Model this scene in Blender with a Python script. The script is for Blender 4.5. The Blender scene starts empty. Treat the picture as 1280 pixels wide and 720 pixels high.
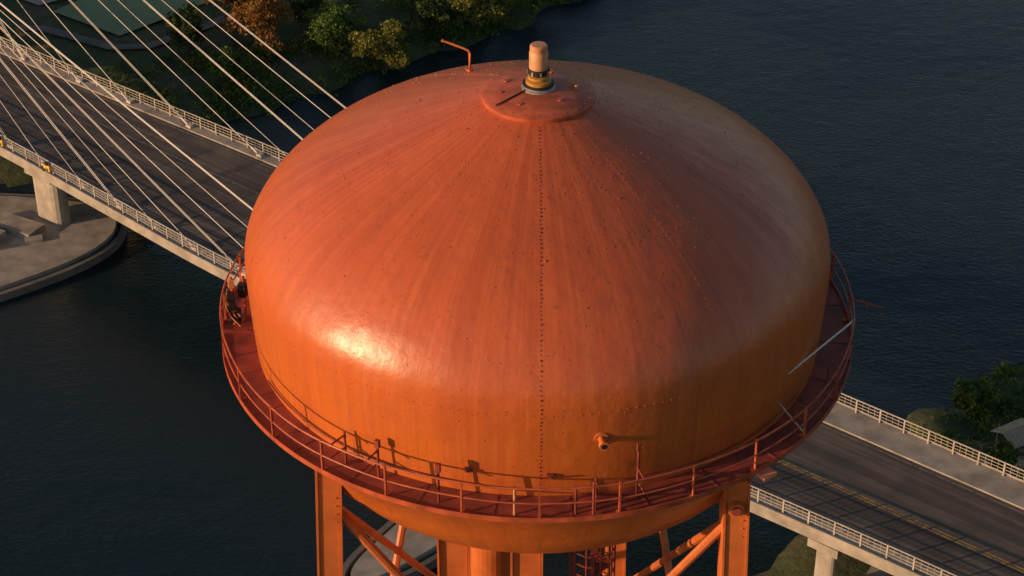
import bpy, math, random
import numpy as np
from mathutils import Vector, Matrix
random.seed(7); rng=np.random.default_rng(7)
S=bpy.context.scene
# ------------------------------------------------------------ node helpers
class NT:
    def __init__(s,name):
        s.m=bpy.data.materials.new(name); s.m.use_nodes=True
        s.t=s.m.node_tree; s.b=s.t.nodes['Principled BSDF']; s.out=s.t.nodes['Material Output']
    def n(s,typ,**kw):
        x=s.t.nodes.new(typ)
        for k,v in kw.items():
            if k.startswith('i_'): x.inputs[k[2:].replace('_',' ')].default_value=v
            else: setattr(x,k,v)
        return x
    def l(s,a,b): s.t.links.new(a,b)
    def obj(s): return s.n('ShaderNodeTexCoord').outputs['Object']
    def noise(s,vec,scale,detail=4,rough=.55,dist=0):
        x=s.n('ShaderNodeTexNoise'); x.inputs['Scale'].default_value=scale; x.inputs['Detail'].default_value=detail
        x.inputs['Roughness'].default_value=rough; x.inputs['Distortion'].default_value=dist
        if vec is not None: s.l(vec,x.inputs['Vector'])
        return x.outputs['Fac']
    def ramp(s,fac,stops):
        x=s.n('ShaderNodeValToRGB'); e=x.color_ramp.elements
        while len(e)<len(stops): e.new(.5)
        for i,(p,c) in enumerate(stops):
            e[i].position=p; e[i].color=(c[0],c[1],c[2],1) if isinstance(c,(tuple,list)) else (c,c,c,1)
        s.l(fac,x.inputs['Fac']); return x.outputs['Color']
    def mix(s,fac,a,b,mode='MIX'):
        x=s.n('ShaderNodeMix',data_type='RGBA',blend_type=mode)
        for sock,v in ((x.inputs[0],fac),(x.inputs[6],a),(x.inputs[7],b)):
            if hasattr(v,'links'): s.l(v,sock)
            elif isinstance(v,(tuple,list)): sock.default_value=(*v,1)
            else: sock.default_value=v if sock==x.inputs[0] else (v,v,v,1)
        return x.outputs[2]
    def math(s,op,a,b=0,c=None,clamp=False):
        x=s.n('ShaderNodeMath',operation=op); x.use_clamp=clamp
        for i,v in enumerate((a,b)+((c,) if c is not None else ())):
            if hasattr(v,'links'): s.l(v,x.inputs[i])
            else: x.inputs[i].default_value=v
        return x.outputs[0]
    def mr(s,v,a,b,c=0,d=1):
        x=s.n('ShaderNodeMapRange'); s.l(v,x.inputs[0])
        for i,q in enumerate((a,b,c,d)): x.inputs[i+1].default_value=q
        return x.outputs[0]
    def mapv(s,vec,scale=(1,1,1),rot=(0,0,0)):
        x=s.n('ShaderNodeMapping'); x.inputs['Scale'].default_value=scale; x.inputs['Rotation'].default_value=rot
        s.l(vec,x.inputs['Vector']); return x.outputs[0]
    def bump(s,h,strength=.3,dist=.05,prev=None):
        x=s.n('ShaderNodeBump'); x.inputs['Strength'].default_value=strength; x.inputs['Distance'].default_value=dist
        s.l(h,x.inputs['Height'])
        if prev is not None: s.l(prev,x.inputs['Normal'])
        return x.outputs[0]
    def fin(s,col=None,rough=None,nor=None,metal=0,spec=None):
        b=s.b
        if col is not None:
            if hasattr(col,'links'): s.l(col,b.inputs['Base Color'])
            else: b.inputs['Base Color'].default_value=(*col,1)
        if rough is not None:
            if hasattr(rough,'links'): s.l(rough,b.inputs['Roughness'])
            else: b.inputs['Roughness'].default_value=rough
        if nor is not None: s.l(nor,b.inputs['Normal'])
        b.inputs['Metallic'].default_value=metal
        if spec is not None: b.inputs['Specular IOR Level'].default_value=spec
        return s.m
def simple(name,c,rough=.6,var=.25,scale=3,metal=0,bump=.15):
    m=NT(name); v=m.obj(); n=m.noise(v,scale,5)
    col=m.ramp(n,[(.3,tuple(x*(1-var) for x in c)),(.7,tuple(min(1,x*(1+var)) for x in c))])
    return m.fin(col,rough,m.bump(m.noise(v,scale*6,3),bump,.02),metal)

def tank_paint():
    m=NT('tank_paint'); o=m.obj()
    flat=m.n('ShaderNodeVectorMath',operation='MULTIPLY'); m.l(o,flat.inputs[0]); flat.inputs[1].default_value=(1,1,0)
    nrm=m.n('ShaderNodeVectorMath',operation='NORMALIZE'); m.l(flat.outputs[0],nrm.inputs[0])
    sep=m.n('ShaderNodeSeparateXYZ'); m.l(o,sep.inputs[0]); sn=m.n('ShaderNodeSeparateXYZ'); m.l(nrm.outputs[0],sn.inputs[0])
    z=sep.outputs[2]
    def cyl(k,kz):
        c=m.n('ShaderNodeCombineXYZ'); m.l(m.math('MULTIPLY',sn.outputs[0],k),c.inputs[0]); m.l(m.math('MULTIPLY',sn.outputs[1],k),c.inputs[1]); m.l(m.math('MULTIPLY',z,kz),c.inputs[2]); return c.outputs[0]
    st1=m.noise(cyl(38,.22),1,6,.65); st2=m.noise(cyl(11,.12),1,4,.6)
    big=m.noise(o,.28,5,.6,.4); mid=m.noise(o,1.6,5,.6)
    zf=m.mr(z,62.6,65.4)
    base=m.mix(zf,(.58,.148,.018),(.61,.130,.040))  # wall-to-dome tint by height: sunlight's colour difference painted into the base
    base=m.mix(m.ramp(big,[(.35,0),(.7,.55)]),base,(.52,.105,.034))
    streak=m.math('ADD',m.math('MULTIPLY',st1,.6),m.math('MULTIPLY',st2,.5))
    sm=m.ramp(streak,[(.42,0),(.68,1)])
    base=m.mix(m.math('MULTIPLY',sm,m.mr(z,64,68.5,.32,.58)),base,(.32,.046,.017))
    lt=m.ramp(m.noise(cyl(64,.30),1,4,.6),[(.54,0),(.76,1)])
    base=m.mix(m.math('MULTIPLY',lt,.22),base,(.74,.27,.11))
    # run-off drips on the lower wall
    dr=m.ramp(m.noise(cyl(90,.16),1,3,.6),[(.57,0),(.70,1)])
    base=m.mix(m.math('MULTIPLY',dr,m.mr(z,64.6,61.2,0,.38)),base,(.26,.055,.018))
    spots=m.ramp(m.noise(o,7,2,.5),[(.66,0),(.72,1)])
    base=m.mix(m.math('MULTIPLY',spots,.45),base,(.22,.05,.02))
    base=m.mix(m.math('MULTIPLY',m.ramp(mid,[(.45,0),(.75,1)]),.24),base,(.30,.07,.03))
    rough=m.mr(m.math('ADD',m.math('MULTIPLY',streak,.5),m.math('MULTIPLY',mid,.5)),.35,.7,.27,.45)
    nb=m.bump(streak,.10,.05); nb=m.bump(m.noise(o,14,4,.65),.20,.03,nb); nb=m.bump(m.noise(o,.9,3,.5),.22,.25,nb)
    return m.fin(base,rough,nb,spec=.6)
M={}
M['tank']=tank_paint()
M['rail']=simple('rail_paint',(.42,.085,.034),.45,.35,2)
M['floor']=simple('balcony_paint',(.24,.042,.026),.6,.45,1.3)
M['leg']=simple('leg_paint',(.58,.15,.038),.45,.28,.8)
M['cap']=simple('cap_paint',(.44,.095,.040),.45,.30,2.5)
M['rust']=simple('rusty_rivet',(.27,.055,.026),.55,.3,4)
M['tan']=simple('faded_orange',(.60,.27,.13),.5,.2,4)
M['black']=simple('black_rubber',(.015,.015,.016),.5,.3,5)
M['grey']=simple('galvanised',(.35,.34,.33),.45,.2,5,.4)
M['white']=simple('white_paint',(.72,.66,.60),.5,.12,5)
M['yellow']=simple('yellow_paint',(.65,.36,.04),.5,.15,3)
M['brass']=simple('brass_paint',(.50,.24,.05),.4,.2,3)
M['conc']=simple('concrete',(.32,.275,.23),.85,.32,.7)
M['concd']=simple('concrete_dark',(.15,.13,.115),.9,.35,.5)
M['brrail']=simple('bridge_rail',(.42,.36,.30),.5,.2,1)
M['cable']=simple('cable_sheath',(.50,.43,.38),.45,.1,1)
M['bark']=simple('bark',(.09,.06,.04),.9,.3,4)
M['tarp']=simple('canvas',(.42,.33,.24),.8,.15,2)
M['glass']=NT('beacon_glass').fin((.75,.25,.15),.25)

def road_mat():
    m=NT('asphalt'); o=m.obj()
    v=m.mapv(m.mapv(o,rot=(0,0,math.radians(38.6))),scale=(.03,1.1,1))
    a=m.noise(v,1,5,.6); b=m.noise(o,.35,4); c=m.noise(o,6,3)
    f=m.math('ADD',m.math('MULTIPLY',a,.7),m.math('MULTIPLY',b,.3))
    col=m.ramp(f,[(.36,(.050,.042,.039)),(.5,(.090,.073,.065)),(.62,(.165,.130,.105))])
    return m.fin(col,.85,m.bump(c,.3,.01),spec=.3)
M['road']=road_mat()
def line_mat(n,c):
    m=NT(n); o=m.obj(); k=m.ramp(m.noise(o,2.2,5,.7),[(.40,0),(.55,1)])
    return m.fin(m.mix(k,(.10,.08,.07),c),.7)
M['yline']=line_mat('yellow_line',(.42,.24,.04)); M['wline']=line_mat('white_line',(.24,.21,.19))
def water_mat():
    m=NT('water'); o=m.obj()
    n1=m.noise(m.mapv(o,scale=(.9,1.6,1),rot=(0,0,.5)),1.9,4,.6,.3)
    n2=m.noise(m.mapv(o,scale=(1,1.8,1),rot=(0,0,-.3)),.35,2,.5)
    gust=m.noise(m.mapv(o,scale=(1,1.7,1),rot=(0,0,.35)),.028,4,.6,.5)
    b1=m.n('ShaderNodeBump'); m.l(n1,b1.inputs['Height']); b1.inputs['Distance'].default_value=.11; m.l(m.mr(gust,.35,.65,.35,.95),b1.inputs['Strength'])
    nb=m.bump(n2,.32,.22,b1.outputs[0])
    r=m.ramp(gust,[(.35,.10),(.7,.26)])
    m.b.inputs['IOR'].default_value=1.34
    return m.fin((.009,.020,.026),r,nb)
M['water']=water_mat()
def ground_mat():
    m=NT('ground'); o=m.obj(); a=m.noise(o,.12,5,.6); b=m.noise(o,1.1,5,.65)
    c1=m.ramp(a,[(.38,(.045,.065,.020)),(.5,(.070,.090,.028)),(.62,(.110,.090,.050))])
    c=m.mix(m.ramp(b,[(.35,0),(.65,.7)]),c1,(.032,.042,.017))
    return m.fin(c,.95,m.bump(b,.6,.3))
M['ground']=ground_mat()
M['field']=simple('field_turf',(.20,.26,.13),.9,.15,.3)
def leaf(name,a,b,c):
    m=NT(name); g=m.n('ShaderNodeNewGeometry'); n=m.noise(m.obj(),.55,3)
    f=m.math('ADD',m.math('MULTIPLY',g.outputs['Random Per Island'],.5),m.math('MULTIPLY',n,.5))
    col=m.ramp(f,[(.2,a),(.5,b),(.8,c)])
    m.fin(col,.6,spec=.25)
    tr=m.n('ShaderNodeBsdfTranslucent'); m.l(col,tr.inputs[0]); mx=m.n('ShaderNodeMixShader'); mx.inputs[0].default_value=.3
    m.l(m.b.outputs[0],mx.inputs[1]); m.l(tr.outputs[0],mx.inputs[2]); m.l(mx.outputs[0],m.out.inputs[0])
    return m.m
M['lf_green']=leaf('leaves_green',(.04,.08,.014),(.10,.17,.030),(.20,.25,.05))
M['lf_yel']=leaf('leaves_olive',(.09,.105,.018),(.21,.21,.040),(.34,.30,.06))
M['lf_or']=leaf('leaves_autumn',(.13,.055,.016),(.30,.14,.032),(.42,.23,.05))
M['lf_dark']=leaf('leaves_dark',(.024,.045,.014),(.055,.090,.024),(.10,.125,.032))

# ------------------------------------------------------------ mesh builder
class MB:
    def __init__(s): s.v=[];s.f=[];s.mi=[]
    def add(s,vs,fs,mi=0):
        o=len(s.v); s.v+= [tuple(p) for p in vs]; s.f+=[tuple(i+o for i in f) for f in fs]; s.mi+=[mi]*len(fs)
    def tube(s,p0,p1,r,n=8,r2=None,mi=0,cap=True):
        p0=Vector(p0);p1=Vector(p1);r2=r if r2 is None else r2
        q=(p1-p0).to_track_quat('Z','Y'); vs=[]
        for p,rr in((p0,r),(p1,r2)):
            for i in range(n):
                a=2*math.pi*i/n; vs.append(p+q@Vector((rr*math.cos(a),rr*math.sin(a),0)))
        fs=[(i,(i+1)%n,n+(i+1)%n,n+i) for i in range(n)]
        if cap: fs+=[tuple(range(n-1,-1,-1)),tuple(range(n,2*n))]
        s.add(vs,fs,mi)
    def box(s,c,size,rz=0,mi=0,top=None,dirv=None):
        hx,hy,hz=[k/2 for k in size]; vs=[]
        R=Matrix.Rotation(rz,3,'Z'); 
        for z in(-hz,hz):
            for x,y in((-hx,-hy),(hx,-hy),(hx,hy),(-hx,hy)):
                k=(top if (top and z>0) else 1); vs.append(Vector(c)+R@Vector((x*k,y*k,z)))
        s.add(vs,[(3,2,1,0),(4,5,6,7),(0,1,5,4),(1,2,6,5),(2,3,7,6),(3,0,4,7)],mi)
    def beam(s,p0,p1,w,h,rz=0,mi=0):
        R=Matrix.Rotation(rz,3,'Z'); vs=[]
        for p in(p0,p1):
            for x,y in((-w/2,-h/2),(w/2,-h/2),(w/2,h/2),(-w/2,h/2)): vs.append(Vector(p)+R@Vector((x,y,0)))
        s.add(vs,[(3,2,1,0),(4,5,6,7),(0,1,5,4),(1,2,6,5),(2,3,7,6),(3,0,4,7)],mi)
    def lathe(s,prof,n=96,c=(0,0,0),mi=0,a0=0,a1=2*math.pi):
        vs=[];fs=[];full=abs(a1-a0-2*math.pi)<1e-6; m=n if full else n+1
        for r,z in prof:
            for i in range(m):
                a=a0+(a1-a0)*i/n; vs.append((c[0]+r*math.cos(a),c[1]+r*math.sin(a),c[2]+z))
        for j in range(len(prof)-1):
            for i in range(n):
                k=(i+1)%m; fs.append((j*m+i,j*m+k,(j+1)*m+k,(j+1)*m+i))
        s.add(vs,fs,mi)
    def path(s,pts,r,n=8,mi=0,closed=False):
        pts=[Vector(p) for p in pts]; N=len(pts); vs=[];fs=[]
        for i,p in enumerate(pts):
            a=pts[(i-1)%N] if (closed or i>0) else p; b=pts[(i+1)%N] if (closed or i<N-1) else p
            q=(b-a).to_track_quat('Z','Y')
            for k in range(n):
                t=2*math.pi*k/n; vs.append(p+q@Vector((r*math.cos(t),r*math.sin(t),0)))
        for i in range(N if closed else N-1):
            j=(i+1)%N
            for k in range(n): fs.append((i*n+k,i*n+(k+1)%n,j*n+(k+1)%n,j*n+k))
        s.add(vs,fs,mi)
    def obj(s,name,mats,parent=None,smooth=False):
        me=bpy.data.meshes.new(name); me.from_pydata(s.v,[],s.f)
        for m in mats: me.materials.append(M[m])
        me.polygons.foreach_set('material_index',s.mi)
        if smooth: me.polygons.foreach_set('use_smooth',[True]*len(s.f))
        me.update()
        o=bpy.data.objects.new(name,me); S.collection.objects.link(o)
        if parent: o.parent=parent
        if smooth:
            try:
                me.set_sharp_from_angle(angle=math.radians(40))
            except Exception: pass
        return o
def empty(name,loc=(0,0,0)):
    e=bpy.data.objects.new(name,None); S.collection.objects.link(e); e.location=loc; e.empty_display_size=.2; return e
def leafmesh(name,pts,sizes,mat,parent=None):
    n=len(pts); d=rng.normal(size=(n,3)); d/=np.linalg.norm(d,axis=1)[:,None]
    e=rng.normal(size=(n,3)); t=np.cross(d,e); t/=np.linalg.norm(t,axis=1)[:,None]; b=np.cross(d,t)
    t*=sizes[:,None]; b*=(sizes*.6)[:,None]
    V=np.stack([pts-t,pts-b,pts+t,pts+b],1).reshape(-1,3)
    me=bpy.data.meshes.new(name); me.vertices.add(4*n); me.vertices.foreach_set('co',V.ravel().astype(np.float32))
    me.loops.add(4*n); me.loops.foreach_set('vertex_index',np.arange(4*n,dtype=np.int32))
    me.polygons.add(n); me.polygons.foreach_set('loop_start',np.arange(0,4*n,4,dtype=np.int32)); me.polygons.foreach_set('loop_total',np.full(n,4,dtype=np.int32))
    me.materials.append(M[mat]); me.update(calc_edges=True)
    o=bpy.data.objects.new(name,me); S.collection.objects.link(o)
    if parent: o.parent=parent
    return o

# ============================================================ WATER TOWER
F=61.0   # balcony floor height
R=9.0; RB=9.9
tower=empty('water_tower')
ctrl=[(8.85,0),(8.91,.8),(8.96,1.7),(9.0,2.6),(8.985,3.15),(8.88,3.60),(8.62,4.10),(8.22,4.62),(7.6,5.20),(6.85,5.72),(6,6.17),(4.5,6.85),(3,7.45),(1.9,7.87),(1.2,8.08),(0.02,8.2)]
def catmull(P,k=6):
    out=[]
    for i in range(len(P)-1):
        p0=P[max(i-1,0)];p1=P[i];p2=P[i+1];p3=P[min(i+2,len(P)-1)]
        for j in range(k):
            t=j/k; out.append(tuple(.5*((2*b)+(-a+c)*t+(2*a-5*b+4*c-d)*t*t+(-a+3*b-3*c+d)*t**3) for a,b,c,d in zip(p0,p1,p2,p3)))
    out.append(P[-1]); return out
prof=catmull(ctrl)
bowl=[(8.8*math.cos(t),-.25-5.7*math.sin(t)) for t in np.linspace(math.pi/2-.02,0,26)]
allp=[(r,z+F) for r,z in bowl+prof]
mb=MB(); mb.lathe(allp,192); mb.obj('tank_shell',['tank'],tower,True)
arc=[0]
for a,b in zip(prof,prof[1:]): arc.append(arc[-1]+math.hypot(b[0]-a[0],b[1]-a[1]))
pr=np.array([p[0] for p in prof]); pz=np.array([p[1] for p in prof]); arc=np.array(arc)
def at(s): return float(np.interp(s,arc,pr)),float(np.interp(s,arc,pz))
mb=MB()
def rivet(p,nrm,r,mi=0):
    q=Vector(nrm).to_track_quat('Z','Y'); vs=[]
    for rr,h in((r,-.25*r),(r*.75,.45*r)):
        for i in range(6):
            a=i*math.pi/3; vs.append(Vector(p)+q@Vector((rr*math.cos(a),rr*math.sin(a),h)))
    vs.append(Vector(p)+q@Vector((0,0,.7*r)))
    fs=[(i,(i+1)%6,6+(i+1)%6,6+i) for i in range(6)]+[(6+i,6+(i+1)%6,12) for i in range(6)]
    mb.add(vs,fs,mi)
def nrm_at(s):
    r,z=at(s); r2,z2=at(s+.05); l=math.hypot(r2-r,z2-z) or 1; return r,z,(z2-z)/l,-(r2-r)/l
smax=float(arc[-1])-.1
while at(smax)[0]<1.75: smax-=.03
for k in range(10):
    az=math.radians(-90+36*k)
    s=.15
    big=(k==0)
    step=.135 if big else .20
    while s<smax:
        r,z,nx,nz=nrm_at(s)
        off=random.uniform(-.016,.016)/max(r,1)
        a=az+off
        rivet((r*math.cos(a),r*math.sin(a),z+F),(nx*math.cos(a),nx*math.sin(a),nz),(.036 if big else .023)*random.uniform(.7,1.15),1 if big else 0)
        s+=step*random.uniform(.85,1.15)
for ss_,sz in [(2.9,.025),(7.6,.022),(9.9,.024)]:
    rr,zz=at(ss_)
    n=int(2*math.pi*rr/.26)
    for i in range(n):
        a=2*math.pi*i/n
        rivet((rr*math.cos(a),rr*math.sin(a),zz+F),(.6*math.cos(a),.6*math.sin(a),.8),sz*random.uniform(.7,1.2))
for i in range(800):
    a=random.uniform(0,2*math.pi); s=random.uniform(.3,smax) if i%2 else random.uniform(smax*.6,smax); r,z,nx,nz=nrm_at(s)
    rivet((r*math.cos(a),r*math.sin(a),z+F),(nx*math.cos(a),nx*math.sin(a),nz),random.uniform(.010,.030)*(1.5 if random.random()<.05 else 1),i%3==0)
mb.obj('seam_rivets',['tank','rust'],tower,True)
# cap plate and finial
mb=MB()
mb.lathe([(1.66,7.92),(1.70,7.98),(1.70,8.07),(1.64,8.11),(1.0,8.21),(.5,8.27),(.02,8.28)],72,(0,0,F))
for i in range(24):
    a=2*math.pi*i/24; mb.tube((1.55*math.cos(a),1.55*math.sin(a),F+8.1),(1.55*math.cos(a),1.55*math.sin(a),F+8.135),.025,6)
mb.obj('roof_cap',['cap'],tower,True)
mb=MB()
mb.lathe([(.50,8.22),(.50,8.30),(.44,8.33),(.44,8.38)],32,(0,0,F),3)
mb.lathe([(.47,8.38),(.47,8.43),(.30,8.44)],32,(0,0,F),2)
mb.lathe([(.38,8.43),(.38,8.53),(.24,8.57)],32,(0,0,F),1)
mb.lathe([(.25,8.57),(.31,8.59),(.31,8.66),(.23,8.68)],32,(0,0,F),1)
mb.lathe([(.23,8.68),(.23,8.74),(.32,8.76),(.32,8.90),(.22,8.92)],32,(0,0,F),2)
mb.lathe([(.28,8.91),(.28,9.42),(.25,9.46),(.26,9.48),(.26,9.62),(.22,9.66),(.001,9.67)],32,(0,0,F),4)
for i in range(8):
    a=2*math.pi*i/8+.2; mb.box((.31*math.cos(a),.31*math.sin(a),F+8.82),(.07,.05,.12),a,3)
mb.obj('roof_vent',['cap','brass','black','grey','tan'],tower,True)
mb=MB()
def stud(x,y,h,r,mi): 
    rr=math.hypot(x,y); z=F+8.28-.12*rr
    mb.tube((x,y,z-.05),(x,y,z+h),r,10,mi=mi); mb.tube((x,y,z+h),(x,y,z+h+.03),r*1.4,10,mi=mi)
stud(1.02,.35,.20,.05,1); stud(1.12,.05,.14,.04,1); stud(.62,-.75,.06,.05,0); stud(-.95,.5,.06,.06,0); stud(-.55,-.95,.05,.05,0); stud(.4,1.1,.08,.05,0); stud(-1.1,-.2,.05,.04,0)
mb.tube((-1.25,-.95,F+8.16),(-.25,-.15,F+8.33),.022,6,mi=2)
mb.obj('roof_fittings',['cap','tan','black'],tower,True)
mb=MB()
mb.path([(-2.1,3.5,F+6.9),(-2.1,3.5,F+7.65),(-2.14,3.5,F+7.74),(-2.25,3.51,F+7.80),(-2.9,3.6,F+8.02)],.038,8)
mb.tube((-2.9,3.6,F+8.02),(-2.98,3.61,F+8.04),.05,8)
mb.tube((-2.1,3.5,F+7.05),(-2.1,3.5,F+7.12),.11,12)
mb.obj('roof_davit',['leg'],tower,True)
# balcony
mb=MB()
mb.lathe([(8.80,-.06),(8.80,0),(RB,0)],168,(0,0,F))
mb.lathe([(RB,0),(RB,.07),(RB+.025,.07),(RB+.025,-.10),(RB-.04,-.10),(RB-.04,-.06)],168,(0,0,F),1)
mb.lathe([(RB-.04,-.06),(8.80,-.06)],168,(0,0,F))
for i in range(28):
    a=2*math.pi*(i+.4)/28; c,s_=math.cos(a),math.sin(a); mb.box((9.40*c,9.40*s_,F+.008),(.94,.07,.014),a)
mb.obj('balcony_floor',['floor','rail'],tower)
mb=MB()
mb.lathe([(8.45,-2.05),(8.75,-1.45),(9.2,-.85),(9.65,-.32),(RB-.01,-.105)],168,(0,0,F))
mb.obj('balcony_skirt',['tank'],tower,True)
mb=MB()
NP=28
ring=lambda r,z,n=168,j=0:[((r+j*.015*math.sin(i*.31))*math.cos(2*math.pi*i/n),(r+j*.015*math.sin(i*.31))*math.sin(2*math.pi*i/n),F+z+j*math.sin(i*.7)*.008+j*math.sin(i*.23)*.014) for i in range(n)]
mb.path(ring(RB-.03,1.07,168,1),.032,8,closed=True); mb.path(ring(RB-.03,.56,168,1),.026,8,closed=True)
for i in range(NP):
    a=math.radians(-90)+2*math.pi*i/NP+random.uniform(-.006,.006); c,s_=math.cos(a),math.sin(a); tl=random.uniform(-.02,.02)
    mb.beam(((RB-.03)*c,(RB-.03)*s_,F-.05),((RB-.03+tl)*c,(RB-.03+tl)*s_,F+1.10),.07,.05,a)
    mb.box(((RB-.10)*c,(RB-.10)*s_,F+.02),(.18,.12,.03),a)
mb.obj('balcony_railing',['rail'],tower)
mb=MB()
def mount(deg,r,z0,z1,mi=0,arm=True,box=None):
    a=math.radians(-90+deg); c,s_=math.cos(a),math.sin(a)
    mb.tube((r*c,r*s_,F+z0),(r*c,r*s_,F+z1),.04,8,mi=mi)
    if arm:
        for z in(.56,1.0): mb.tube((r*c,r*s_,F+z),((RB-.03)*c,(RB-.03)*s_,F+z),.03,6,mi=mi)
    if box: mb.box((r*c,r*s_,F+z1-box[2]/2),box,a,mi)
mount(-17.2,9.55,0,1.35,0,True,(.12,.13,.3)); mount(9.2,9.6,0,1.15,0,True); mount(8.6,9.82,.05,1.2,0,False)
mount(17.0,9.3,0,1.9,0,True,(.10,.11,.24)); mount(-29.5,9.25,0,1.35,0,True,(.12,.13,.26)); mount(-4.2,9.7,0,1.0,1,False); mount(5.8,9.7,0,.95,0,False); mount(-37,9.2,0,1.1,0,True)
mount(64,9.6,0,1.2,0,True); mount(52,9.5,0,1.1,0,True)
for deg,z in((-13,.85),(1.8,.8)):  # dark blocks and stubs added to stand in for shadow blobs on the wall
    a=math.radians(-90+deg); c,s_=math.cos(a),math.sin(a)
    mb.box((8.95*c,8.95*s_,F+z),(.12,.18,.12),a,0); mb.tube((8.88*c,8.88*s_,F+z-.15),(9.2*c,9.2*s_,F+z+.1),.03,6,mi=0)
pts=[(8.95*math.cos(t),8.95*math.sin(t),F+.32+.03*math.sin(t*9)) for t in np.linspace(math.radians(-155),math.radians(-30),90)]
mb.path(pts,.025,6,mi=0)
mb.obj('antenna_mounts',['floor','tan'],tower)
mb=MB()
a=math.radians(-90+10.7); c,s_=math.cos(a),math.sin(a); zz=F+2.0
mb.tube((8.92*c,8.92*s_,zz),(9.01*c,9.01*s_,zz),.20,20); mb.tube((8.98*c,8.98*s_,zz),(9.34*c,9.34*s_,zz),.09,16); mb.tube((9.28*c,9.28*s_,zz),(9.38*c,9.38*s_,zz),.14,16)
mb.tube((9.38*c,9.38*s_,zz),(9.39*c,9.39*s_,zz),.08,16,mi=1)
mb.obj('overflow_pipe',['leg','black'],tower,True)
mb=MB()
mb.tube((7.25,-5.22,F+1.6),(9.78,-1.55,F+1.04),.032,8,mi=0)
mb.tube((7.0,-5.4,F+.75),(7.75,-6.1,F+.12),.025,8,mi=1)
mb.tube((9.85,-.4,F+1.05),(10.8,-.75,F+.95),.025,8,mi=2); mb.tube((10.2,-.3,F+.98),(10.3,-.8,F+.98),.02,6,mi=2)
mb.obj('whip_antennas',['white','grey','rail'],tower,True)
mb=MB()
bx,by=-9.45,-.25
mb.tube((bx-.1,by,F),(bx-.1,by,F+1.75),.05,10,mi=1); mb.tube((bx+.22,by+.35,F),(bx+.22,by+.35,F+1.6),.045,10,mi=1)
mb.box((bx-.12,by-.12,F+.95),(.22,.20,.60),.2,0); mb.box((bx+.2,by+.22,F+1.15),(.24,.24,.45),-.3,0); mb.box((bx-.05,by+.1,F+.28),(.32,.28,.40),.1,0)
mb.box((bx-.1,by-.05,F+1.55),(.18,.14,.26),.3,3); mb.box((bx+.25,by+.4,F+1.58),(.14,.12,.18),-.2,2)
for i in range(9):
    t=i*.25; mb.path([(bx-.25+.05*math.sin(i*2),by-.15+.07*i,F+1.3),(bx-.3,by-.2+.08*i,F+.8),(bx-.2+.05*i,by-.1,F+.35),(bx+.1,by-.2+.1*i,F+.05)],.018,5,mi=0 if i%3 else 3)
mb.box((-9.30,-1.15,F+.35),(.95,.1,.07),.05,4); mb.tube((-9.78,-1.1,F+.35),(-9.78,-1.1,F+1.3),.035,8,mi=4)
mb.obj('antenna_equipment',['black','rail','white','tan','floor'],tower)
mb=MB()
a=math.radians(-90+40.0); c,s_=math.cos(a),math.sin(a)
mb.box((10.05*c,10.05*s_,F-.12),(.42,.5,.10),a,1); mb.tube((9.7*c,9.7*s_,F-.22),(10.1*c,10.1*s_,F-.2),.04,8,mi=0)
mb.obj('sign_plate',['rail','glass'],tower)
# legs
legs=[(-6.15,-6.2),(5.70,-6.85),(3.1,8.2),(-2.9,8.25)]
def legp(i,z):
    x,y=legs[i%4]; k=1+(-z)*.0052; return Vector((x*k,y*k,F+z))
mb=MB()
for i in range(4):
    rz=0.06
    mb.beam(legp(i,-.8),legp(i,-F),.62,.70,rz)
    t=legp(i,-.8);b=legp(i,-F)
    for sx in(-1,1):
        d=Matrix.Rotation(rz,3,'Z')@Vector((sx*.35,0,0)); mb.beam(t+d,b+d,.07,.80,rz)
    for z in np.arange(-6.5,-F,-3.0):
        mb.box(legp(i,z),(.58,.76,.10),rz)
    mb.box(legp(i,-F+.4),(1.8,1.8,.9),0,1,top=.8)
    p=legp(i,-1.9)
    for k in range(5): mb.tube((p.x-.22,p.y-.34,p.z-.3*k),(p.x-.22,p.y-.385,p.z-.3*k),.03,6); mb.tube((p.x+.22,p.y-.34,p.z-.3*k),(p.x+.22,p.y-.385,p.z-.3*k),.03,6)
p=legp(1,-1.5); mb.tube((p.x,p.y-.33,p.z-.2),(p.x,p.y-.55,p.z-.2),.24,20,mi=0); mb.tube((p.x,p.y-.55,p.z-.2),(p.x,p.y-.60,p.z-.2),.15,20,mi=2)
mb.obj('legs',['leg','conc','floor'],tower)
mb=MB()
bay=[-2.3,-19.5,-36.5,-53]
for i in range(4):
    j=(i+1)%4
    for a_,b_ in zip(bay,bay[1:]):
        mb.tube(legp(i,a_),legp(j,b_),.14,8); mb.tube(legp(j,a_),legp(i,b_),.14,8)
        mb.tube(legp(i,b_),legp(j,b_),.22,8)
mb.obj('cross_braces',['leg'],tower,True)
mb=MB()
mb.tube((-1.5,1.0,F-4),(-1.5,1.0,0),.75,28)
for x,y in((-.3,-2.4),(-2.7,-2.2),(-.3,2.2)):
    mb.beam((x,y,F-4.2),(x,y,0),.9,.6,0)
    for sx in(-.50,.50): mb.beam((x+sx,y,F-4.2),(x+sx,y,0),.07,.80,0)
    mb.box((x,y,F-6.3),(1.25,.95,.25))
mb.obj('riser_columns',['leg'],tower)
mb=MB()
cx,cy=1.9,-1.8
for i in range(10):
    a=2*math.pi*i/10; mb.tube((cx+.75*math.cos(a),cy+.75*math.sin(a),F-4.5),(cx+.75*math.cos(a),cy+.75*math.sin(a),0),.03,5)
for z in np.arange(-5,-40,-.45):
    mb.path([(cx+.75*math.cos(t),cy+.75*math.sin(t),F+z) for t in np.linspace(0,2*math.pi,16,endpoint=False)],.025,5,closed=True)
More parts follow.
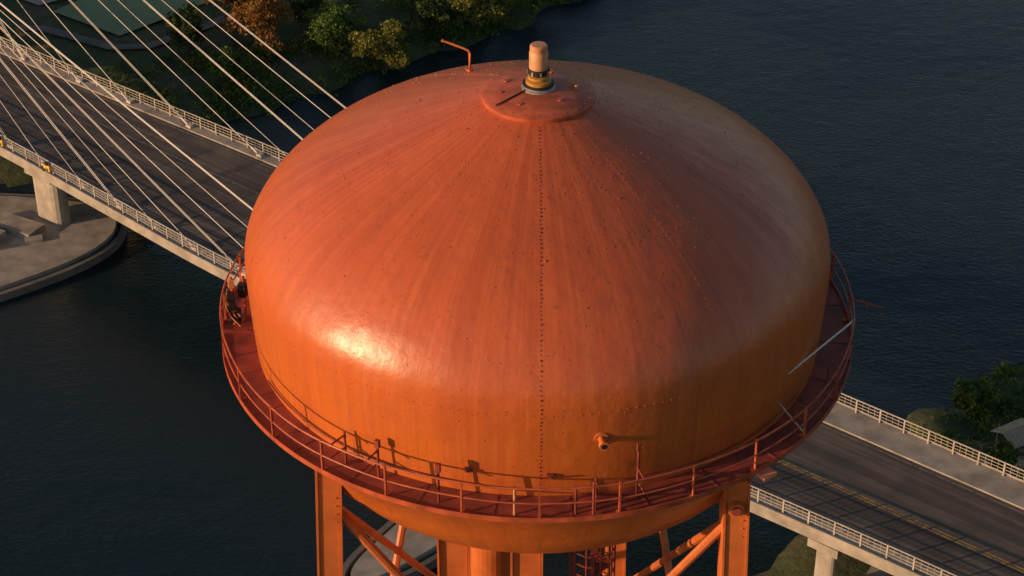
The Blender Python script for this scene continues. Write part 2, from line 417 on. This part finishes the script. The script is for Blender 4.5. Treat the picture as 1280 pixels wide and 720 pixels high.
for k in range(90):
    a=k*.5; z=F-5-k*.3; mb.add([(cx,cy,z),(cx+.7*math.cos(a),cy+.7*math.sin(a),z),(cx+.7*math.cos(a+.5),cy+.7*math.sin(a+.5),z+.02),(cx,cy,z+.03)],[(0,1,2,3)])
mb.tube((cx,cy,F-4.5),(cx,cy,0),.08,8)
mb.obj('stair_cage',['floor'],tower)

# ============================================================ BRIDGE
DZ=8.0
O=Vector((-51.9,127.4,0)); U=Vector((.781,-.624,0)).normalized(); Nn=Vector((U.y,-U.x,0)) 
if Nn.y>0: Nn=-Nn
def smooth(xs,ys,w=9):
    g=np.arange(-240,281,1.0); v=np.interp(g,xs,ys); k=np.ones(w)/w
    v2=np.convolve(np.pad(v,w,mode='edge'),k,'same')[w:-w]; return lambda s: float(np.interp(s,g,v2))
near=smooth([-240,0,15.6,47.6,70,96,111,280],[12.4,12.4,12.8,15.2,14.6,13.2,12.7,12.4],15)
far=smooth([-240,0,38.6,80,280],[0,0,-.74,0,.2],15)
def P(s,o,z): q=O+U*s+Nn*o; return (q.x,q.y,z)
def strip(mb,o0,o1,z,mi=0,s0=-220,s1=260,ds=2.0):
    ss=np.arange(s0,s1+.01,ds); vs=[]
    for s in ss: vs+= [P(s,o0(s),z),P(s,o1(s),z)]
    mb.add(vs,[(2*i,2*i+1,2*i+3,2*i+2) for i in range(len(ss)-1)],mi)
def prism(mb,o0,o1,z0,z1,mi=0,s0=-220,s1=260,ds=2.0):
    ss=np.arange(s0,s1+.01,ds); vs=[]
    for s in ss: vs+= [P(s,o0(s),z0),P(s,o1(s),z0),P(s,o1(s),z1),P(s,o0(s),z1)]
    fs=[]
    for i in range(len(ss)-1):
        for j in range(4): fs.append((4*i+j,4*i+(j+1)%4,4*i+4+(j+1)%4,4*i+4+j))
    n=len(vs); fs+=[(3,2,1,0),(n-4,n-3,n-2,n-1)]
    mb.add(vs,fs,mi)
bridge=empty('cable_stayed_bridge')
C=lambda k:(lambda s:k)
fo=lambda d:(lambda s:far(s)+d); no=lambda d:(lambda s:near(s)+d)
mb=MB()
prism(mb,fo(-.3),no(.3),DZ-.45,DZ)
for d in(.6,): prism(mb,fo(d),fo(d+.7),DZ-1.5,DZ-.452); prism(mb,no(-d-.7),no(-d),DZ-1.5,DZ-.452)
prism(mb,C(6),C(6.8),DZ-1.4,DZ-.453)
for s in np.arange(-216,256,4): 
    q0=P(s,far(s)+1.4,0);q1=P(s,near(s)-1.4,0); mb.box(((q0[0]+q1[0])/2,(q0[1]+q1[1])/2,DZ-.85),(.3,near(s)-far(s)-2.9,.78),math.atan2(U.y,U.x))
prism(mb,fo(-.36),fo(-.303),DZ-.75,DZ+.22,0); prism(mb,no(.303),no(.42),DZ-.75,DZ+.22,0)
mb.obj('deck',['conc'],bridge)
kf=smooth([-240,66,74,280],[.75,.75,2.3,2.3],3)
FK=lambda s: far(s)+kf(s)
mb=MB(); strip(mb,FK,no(-.9),DZ+.006); road=mb.obj('road',['road'])
mb=MB(); prism(mb,fo(-.29),FK,DZ+.002,DZ+.14); prism(mb,no(-.9),no(.29),DZ+.002,DZ+.14); mb.obj('sidewalk',['conc'])
mb=MB()
for d in(0,.28): strip(mb,(lambda s,d=d:8.0+d),(lambda s,d=d:8.14+d),DZ+.011,0,72,260)
mb.obj('yellow_centre_line',['yline'],road)
mb=MB(); strip(mb,lambda s:FK(s)+.35,lambda s:FK(s)+.46,DZ+.011); strip(mb,no(-1.4),no(-1.29),DZ+.011); strip(mb,C(4.4),C(4.5),DZ+.011,0,-220,60)
mb.obj('edge_line',['wline'],road)
mb=MB()
for e in(fo(-.12),no(.12)):
    for z,r in((1.12,.05),(.82,.028),(.54,.028),(.28,.028)):
        mb.path([P(s,e(s),DZ+.14+z) for s in np.arange(-120,180,2.0)],r,5)
    for s in np.arange(-120,179,2.0):
        p=P(s,e(s),DZ+.13); mb.beam(p,(p[0],p[1],DZ+1.30),.12,.12,math.atan2(U.y,U.x))
    for s in np.arange(-60,150,.5):
        p=P(s,e(s),DZ+.3); mb.beam(p,(p[0],p[1],DZ+1.22),.03,.03,0)
mb.obj('bridge_railing',['brrail'],bridge)
# cables
mb=MB()
PS=-17
for side,e,po in(('f',fo(.35),-1.3),('n',no(-.35),14.0)):
    ss=[4,12,19,27,36,42,51,57,66,74] if side=='f' else [1,6,11,17,22,28,33,38,43,49,55,62,70]
    for i,s in enumerate(ss):
        top=DZ+21+i*1.1 if side=='f' else DZ+43-i*1.25
        p0=Vector(P(PS,po+(.6 if side=='f' else -.6),top)); p1=Vector(P(s,e(s),DZ+.2))
        for w in((-.18,.18) if i%3==0 else (0,)):
            d=U*w; L=[]
            for t in np.linspace(0,1,9):
                q=p0.lerp(p1,t)+d; q.z-=.012*(p1-p0).length*4*t*(1-t)*.35; L.append(q)
            mb.path(L,.036 if i%2 else .046,6)
        mb.tube(p1,p1+(p0-p1).normalized()*1.2,.10,8); mb.box((p1.x,p1.y,DZ+.28),(.6,.4,.3),math.atan2(U.y,U.x))
    for i,s in enumerate(np.arange(-34,-125,-9)):
        p0=P(PS,po,DZ+20+i*1.5); mb.tube(p0,P(s,e(s),DZ+.2),.05,6)
mb.obj('stay_cables',['cable'],bridge)
mb=MB()
rz=math.atan2(U.y,U.x)
for po in(-1.3,14.0):
    p=P(PS,po,0); q=P(PS,po+(.3 if po<0 else -.3),DZ+47); mb.beam(p,q,2.6,1.5,rz)
for z in(DZ-1.9,DZ+34):
    c=P(PS,6.35,z); mb.box(c,(1.8,14.2,1.6),rz)
mb.obj('pylon',['conc'],bridge)
mb=MB()
def pier(s,o,w=2.6,t=1.8):
    p=P(s,o,0); 
    mb.beam((p[0],p[1],-2),(p[0],p[1],DZ-2.2),w,t,rz+.0)
    for k in(-1,1):
        q=Vector(p)+U*(k*w/2); mb.tube((q.x,q.y,-2),(q.x,q.y,DZ-2.2),t/2-.002,14)
    mb.box((p[0],p[1],DZ-1.9),(w+1.6,t+.8,.7),rz)
for o in(2.2,11.2): pier(20.0,o,2.0,1.7)
for o in(2.2,11.5): pier(60,o)
for o in(2.0,11.8): pier(103,o,.8,.8)
for o in(2.0,11.2): pier(150,o); pier(-60,o)
mb.obj('bridge_piers',['conc'],bridge)
def island(name,pts):
    e=empty(name); 
    n=len(pts)
    pts=[Vector((*p,0)) for p in pts]; cen=sum(pts,Vector())/n
    q=pts
    for _ in range(3):
        q2=[]
        for i in range(len(q)):
            a=Vector(q[i]);b=Vector(q[(i+1)%len(q)]); q2+=[a.lerp(b,.25),a.lerp(b,.75)]
        q=q2
    base=q; m=len(base)
    def offs(k):
        L=[]
        for i,p in enumerate(base):
            t=(base[(i+1)%m]-base[i-1]).normalized(); nn=Vector((t.y,-t.x,0))
            if (p-cen).dot(nn)<0: nn=-nn
            L.append(p+nn*k)
        return L
    for lbl,z0,z1,k,mt in(('fender',-1,.75,0,'concd'),('apron',-.5,.35,-.7,'black'),('top_slab',.3,1.0,-.9,'conc')):
        mb=MB(); L=offs(k)
        if lbl=='fender':
            inn=offs(-.45)
            vs=[(p.x,p.y,z0) for p in L]+[(p.x,p.y,z1) for p in L]+[(p.x,p.y,z1) for p in inn]+[(p.x,p.y,z0) for p in inn]
            fs=[]
            for r_ in range(3):
                fs+=[(r_*m+i,r_*m+(i+1)%m,(r_+1)*m+(i+1)%m,(r_+1)*m+i) for i in range(m)]
            mb.add(vs,fs)
        else:
            vs=[(p.x,p.y,z0) for p in L]+[(p.x,p.y,z1) for p in L]
            mb.add(vs,[(i,(i+1)%m,m+(i+1)%m,m+i) for i in range(m)]+[tuple(range(m,2*m))])
        mb.obj(lbl,[mt],e)
    return e
isl=island('pier_island',[(-70,112),(-52,111.5),(-42,110.5),(-36.5,108),(-36.5,101),(-45,93.5),(-62,84),(-76,92)])
mb=MB(); 
for (x,y,w,d,h,r) in((-46.5,104.5,5,2.2,.5,-.5),(-49,102,3,3,.8,-.5),(-44.4,102.2,1.6,1.0,.3,.3)): mb.box((x,y,1.0+h/2),(w,d,h),r)
mb.obj('concrete_blocks',['conc'],isl)
island('pier_island',[(2,76),(4,70),(-1,64),(-7,57.5),(-12,54),(-14,57),(-9,64),(-5,72),(-2,77)])
for k,s in enumerate((16.5,23.5)):
    e=empty('navigation_sign'); mb=MB(); p=P(s,near(s)+.45,DZ+.75)
    mb.box(p,(.8,.08,.6),rz,0); mb.box((p[0],p[1],p[2]+.45),(.3,.2,.3),rz,1); mb.tube((p[0]-.2,p[1]-.1,p[2]-.1),(p[0]-.25,p[1]-.2,p[2]-.1),.14,10,mi=1)
    mb.obj('sign_board',['yellow','black'],e)

# ============================================================ TERRAIN + WATER
north=[(-4000,40),(-120,98),(-80,106),(-50,113.4),(-41,119.5),(-30.8,125.6),(-26,130),(-22.5,132.4),(-15.3,137.4),(-9.5,141.7),(-.8,148.9),(6.5,156.1),(30,172),(80,200),(4000,500),(4000,4000),(-4000,4000)]
south=[(4000,400),(60,95),(42.1,84.1),(35.8,78.9),(31.4,76.2),(25,68),(20.5,61),(16.6,57.4),(8,46),(-15,34),(-60,18),(-4000,-150),(-4000,-4000),(4000,-4000)]
def sdist(poly,X,Y):
    inside=np.zeros(X.shape,bool); D=np.full(X.shape,1e9); n=len(poly)
    for i in range(n):
        x0,y0=poly[i];x1,y1=poly[(i+1)%n]
        c=((y0>Y)!=(y1>Y)); xi=(x1-x0)*(Y-y0)/((y1-y0) if y1!=y0 else 1e-9)+x0; inside^=(c&(X<xi))
        t=np.clip(((X-x0)*(x1-x0)+(Y-y0)*(y1-y0))/((x1-x0)**2+(y1-y0)**2),0,1)
        D=np.minimum(D,np.hypot(X-x0-t*(x1-x0),Y-y0-t*(y1-y0)))
    return np.where(inside,D,-D)
def hts(X,Y):
    w=.9*np.sin(X*.7+Y*.3)+.6*np.sin(Y*.9-X*.4)+.4*np.sin(X*2.1+1)*np.sin(Y*1.7)
    sd=np.maximum(sdist(north,X,Y),sdist(south,X,Y))+w*.7
    z=np.clip(sd*.42,-2.2,1.0)+.06*w*(sd>0)
    return z,sd
cx_=np.concatenate([-np.geomspace(110,4000,18)[::-1],np.arange(-108,109,1.2),np.geomspace(111,4000,18)])
cy_=np.concatenate([-np.geomspace(30,4000,18)[::-1],np.arange(-28,240,1.2),np.geomspace(242,4000,18)])
X,Y=np.meshgrid(cx_,cy_); Z,_=hts(X,Y)
nx,ny=len(cx_),len(cy_)
V=np.stack([X,Y,Z],-1).reshape(-1,3)
idx=np.arange(nx*ny).reshape(ny,nx)
Fq=np.stack([idx[:-1,:-1],idx[:-1,1:],idx[1:,1:],idx[1:,:-1]],-1).reshape(-1,4)
me=bpy.data.meshes.new('ground'); me.from_pydata(V.tolist(),[],Fq.tolist()); me.materials.append(M['ground']); me.polygons.foreach_set('use_smooth',[True]*len(Fq)); me.update()
S.collection.objects.link(bpy.data.objects.new('ground',me))
mb=MB(); mb.add([(-4000,-4000,0),(4000,-4000,0),(4000,4000,0),(-4000,4000,0)],[(0,1,2,3)]); mb.obj('water',['water'])
mb=MB(); mb.add([(-52,150.5,1.25),(-43.5,144.3,1.25),(-30,158,1.25),(-38,168,1.25)],[(0,1,2,3)]); mb.obj('sports_field',['field'])
def ribbon(name,pts,w,z,mat,h=0):
    mb=MB(); pts=[Vector((*p,0)) for p in pts]; L=[];Rr=[]
    for i,p in enumerate(pts):
        d=(pts[min(i+1,len(pts)-1)]-pts[max(i-1,0)]).normalized(); n=Vector((-d.y,d.x,0)); L.append(p+n*w/2); Rr.append(p-n*w/2)
    vs=[(v.x,v.y,z) for v in L+Rr]; n=len(pts)
    mb.add(vs,[(i,i+1,n+i+1,n+i) for i in range(n-1)]); return mb.obj(name,[mat])
ribbon('path',[(-75,150),(-60,147),(-52,146),(-44,141.5),(-40,141.7),(-34,147),(-28,155),(-20,165),(-10,177)],1.3,1.28,'concd')
ribbon('path',[(-70,165),(-58,157),(-54,153.5),(-48,158),(-41,172)],3.0,1.27,'conc')
ribbon('path',[(60,88),(50,80),(42,72),(33,66),(27,58),(20,46)],2.2,1.30,'conc')

# ============================================================ VEGETATION
def clumps(centers,n_per,r_lo,r_hi,flat=.75):
    out=[]
    for c in centers:
        r=random.uniform(r_lo,r_hi); n=int(n_per*(r/r_hi)**2)
        d=rng.normal(size=(n,3)); d/=np.linalg.norm(d,axis=1)[:,None]
        rad=r*rng.uniform(.35,1.05,size=n)**.6
        p=d*rad[:,None]; p[:,2]*=flat; out.append(p+np.array(c))
    return np.concatenate(out)
def tree(name,x,y,h,cr,mat,dens=1.0):
    z0=float(hts(np.array([x]),np.array([y]))[0][0])
    e=empty(name,(0,0,0)); mb=MB()
    mb.tube((x,y,z0-.3),(x+.1,y,z0+h*.45),.09*h**.8*.5,8,.05*h**.8*.5)
    cs=[]
    for i in range(13):
        a=i*2.4+random.uniform(-.3,.3); rr=cr*random.uniform(.25,.85); zt=z0+h*random.uniform(.35,.92); rr*= 1.0 if zt<z0+h*.75 else .6
        p=(x+rr*math.cos(a),y+rr*math.sin(a),zt); mb.tube((x+.05,y,z0+h*random.uniform(.2,.45)),p,.07,5,.02); cs.append(p)
        for k in range(3): cs.append((p[0]+random.uniform(-.35,.35)*cr,p[1]+random.uniform(-.35,.35)*cr,p[2]+random.uniform(-.14,.16)*h))
    mb.obj('trunk',['bark'],e)
    pts=clumps(cs,int(150*dens),cr*.16,cr*.36)
    leafmesh('crown',pts,rng.uniform(.09,.22,size=len(pts)),mat,e)
tree('autumn_tree',-27.2,141.5,7.0,3.7,'lf_or',1.2); tree('autumn_tree',-31,146,6.5,3.0,'lf_or')
tree('willow_tree',-14.2,138.6,4.9,3.1,'lf_yel',1.3); tree('willow_tree',-4.6,147.3,5.4,3.9,'lf_yel',1.3)
tree('leafy_tree',-35.5,140.5,5.0,2.4,'lf_dark'); tree('leafy_tree',-20,141,5,3.0,'lf_green'); tree('leafy_tree',1.5,152,5,3.2,'lf_green')
tree('leafy_tree',-57,139,5,3.,'lf_green'); tree('leafy_tree',-12,149,6,3.6,'lf_green'); tree('leafy_tree',-9.3,144.5,4,2.2,'lf_dark'); tree('leafy_tree',-24,147,6,3.2,'lf_dark'); tree('leafy_tree',-30,133.5,3.6,2.2,'lf_green')
tree('leafy_tree',36.6,67.8,2.4,1.3,'lf_green'); tree('leafy_tree',46,83,5,3,'lf_green'); tree('leafy_tree',22.5,61.5,2.6,1.5,'lf_yel'); tree('leafy_tree',36.0,76.4,2.8,1.8,'lf_green')
def mass(name,box,n,smin,smax,r,mat,avoid=None,per=70,size=(.08,.20),zoff=.2,flat=.8):
    xs=rng.uniform(box[0],box[1],n*8); ys=rng.uniform(box[2],box[3],n*8); z,sd=hts(xs,ys)
    k=(sd>smin)&(sd<smax)
    dens=np.sin(xs*.45+ys*.2)+np.sin(ys*.6-xs*.15+1)+rng.uniform(-1,1,len(xs)); k&=dens>-.4
    rel=np.stack([xs-O.x,ys-O.y],-1); oo=rel@np.array([Nn.x,Nn.y]); k&=~((oo>-1.2)&(oo<15.5))
    if avoid is not None:
        k&=~avoid(xs,ys)
    xs,ys,z=xs[k][:n],ys[k][:n],z[k][:n]
    pts=clumps([(a,b,c+zoff) for a,b,c in zip(xs,ys,z)],per,r*.4,r,flat)
    leafmesh(name,pts,rng.uniform(*size,size=len(pts)),mat)
fieldpoly=[(-53,151),(-54,147),(-43.5,141),(-29,155),(-36,169)]
def av(x,y): return sdist(fieldpoly,x,y)>-.6
def av2(x,y): return (np.hypot(x-38.3,y-70.6)<2.8)|(np.hypot(x-37,y-67.5)<1.8)
mass('shrubs',(-60,10,112,168),480,.3,11,1.35,'lf_green',av,100)
mass('shrubs',(-60,10,112,168),200,.0,16,1.1,'lf_dark',av,80)
mass('shrubs',(-60,10,112,168),230,.0,13,1.0,'lf_yel',av,80)
mass('reeds',(-60,15,112,172),380,-.6,2.5,.7,'lf_green',None,40,(.08,.26),.15,1.0)
mass('shrubs',(-75,10,125,170),120,12,60,1.5,'lf_dark',av,90)
mass('shrubs',(16,60,50,95),240,.2,11,1.0,'lf_green',av2,90)
mass('shrubs',(16,60,50,95),110,.0,9,.7,'lf_dark',av2,60)
mass('grass',(-60,15,112,172),1200,.2,30,.5,'lf_green',av,22,(.05,.13),.0,.6)
mass('grass',(14,60,45,95),700,.2,20,.45,'lf_green',av2,22,(.05,.12),.0,.6)

sh=empty('picnic_shelter'); mb=MB(); x,y,z=38.3,70.6,1.0
for a in((-1.2,-1.0),(1.2,-1.0),(1.2,1.0),(-1.2,1.0)): mb.tube((x+a[0],y+a[1],z-.3),(x+a[0],y+a[1],z+2.0),.05,6)
mb.obj('posts',['grey'],sh); mb=MB()
Rr_=Matrix.Rotation(.55,3,'Z')
rf=lambda a,b,c:tuple(Vector((x,y,z))+Rr_@Vector((a,b,c)))
for k in range(9):
    a0=-1.6+k*.36; a1=a0+.34
    mb.add([rf(a0,-1.35,1.9),rf(a1,-1.35,1.9),rf(a1,0,2.55),rf(a0,0,2.55)],[(0,1,2,3)]); mb.add([rf(a0,1.35,1.9),rf(a1,1.35,1.9),rf(a1,0,2.55),rf(a0,0,2.55)],[(3,2,1,0)])
    mb.tube(rf(a1+.01,-1.36,1.91),rf(a1+.01,0,2.57),.025,5); mb.tube(rf(a1+.01,1.36,1.91),rf(a1+.01,0,2.57),.025,5)
mb.tube(rf(-1.65,0,2.57),rf(1.65,0,2.57),.05,6)
mb.obj('canopy',['tarp'],sh)
mb=MB(); mb.box((x,y,z+.72),(1.7,.7,.06)); mb.box((x,y-.65,z+.42),(1.7,.28,.05)); mb.box((x,y+.65,z+.42),(1.7,.28,.05)); mb.box((x,y,z+.35),(.12,1.5,.1)); mb.box((x,y,z+.3),(.6,.3,.8)); mb.obj('table',['bark'],sh)
for k in range(6):
    e=empty('bicycle'); mb=MB(); bx,by,bz=35.0+k*.75,66.6+.25*k,1.42
    for d in(-.52,.52):
        mb.path([(bx+.1*d,by+d+.33*math.cos(t),bz+.33*math.sin(t)) for t in np.linspace(0,2*math.pi,16,endpoint=False)],.03,5,closed=True)
    f=[(bx+.052,by+.52,bz),(bx+.03,by+.32,bz+.55),(bx,by-.12,bz+.5),(bx,by-.05,bz-.03),(bx-.052,by-.52,bz)]
    for a,b in((0,1),(1,2),(1,3),(2,3),(2,4),(3,4)): mb.tube(f[a],f[b],.025,5,mi=1)
    mb.tube((bx-.28,by+.36,bz+.66),(bx+.3,by+.36,bz+.66),.02,5); mb.box((bx,by-.15,bz+.6),(.12,.25,.06))
    mb.obj('bicycle_frame',['black','grey'],e)

# ============================================================ CAMERA, LIGHT
cam=bpy.data.cameras.new('camera'); co=bpy.data.objects.new('camera',cam); S.collection.objects.link(co)
cam.sensor_width=36; cam.lens=70; cam.clip_end=12000; cam.clip_start=.5
Pp=math.radians(33)
co.location=(-.78,-62.6*math.cos(Pp),F+1.2+62.6*math.sin(Pp)); co.rotation_euler=(math.radians(90)-Pp,0,0)
S.camera=co
az=math.radians(68); el=math.radians(11)
d=Vector((-math.sin(az)*math.cos(el),-math.cos(az)*math.cos(el),math.sin(el)))
sun=bpy.data.lights.new('sun','SUN'); so=bpy.data.objects.new('sun',sun); S.collection.objects.link(so)
so.rotation_euler=d.to_track_quat('Z','Y').to_euler(); sun.energy=4.6; sun.angle=math.radians(.6); sun.color=(1,.64,.36)
w=bpy.data.worlds.new('World'); S.world=w; w.use_nodes=True; nt=w.node_tree; bg=nt.nodes['Background']
sk=nt.nodes.new('ShaderNodeTexSky'); sk.sky_type='NISHITA'; sk.sun_disc=False; sk.sun_elevation=el; sk.sun_rotation=math.radians(248)
nt.links.new(sk.outputs[0],bg.inputs[0]); bg.inputs[1].default_value=.10
S.view_settings.view_transform='Standard'; S.view_settings.look='None'; S.view_settings.exposure=0
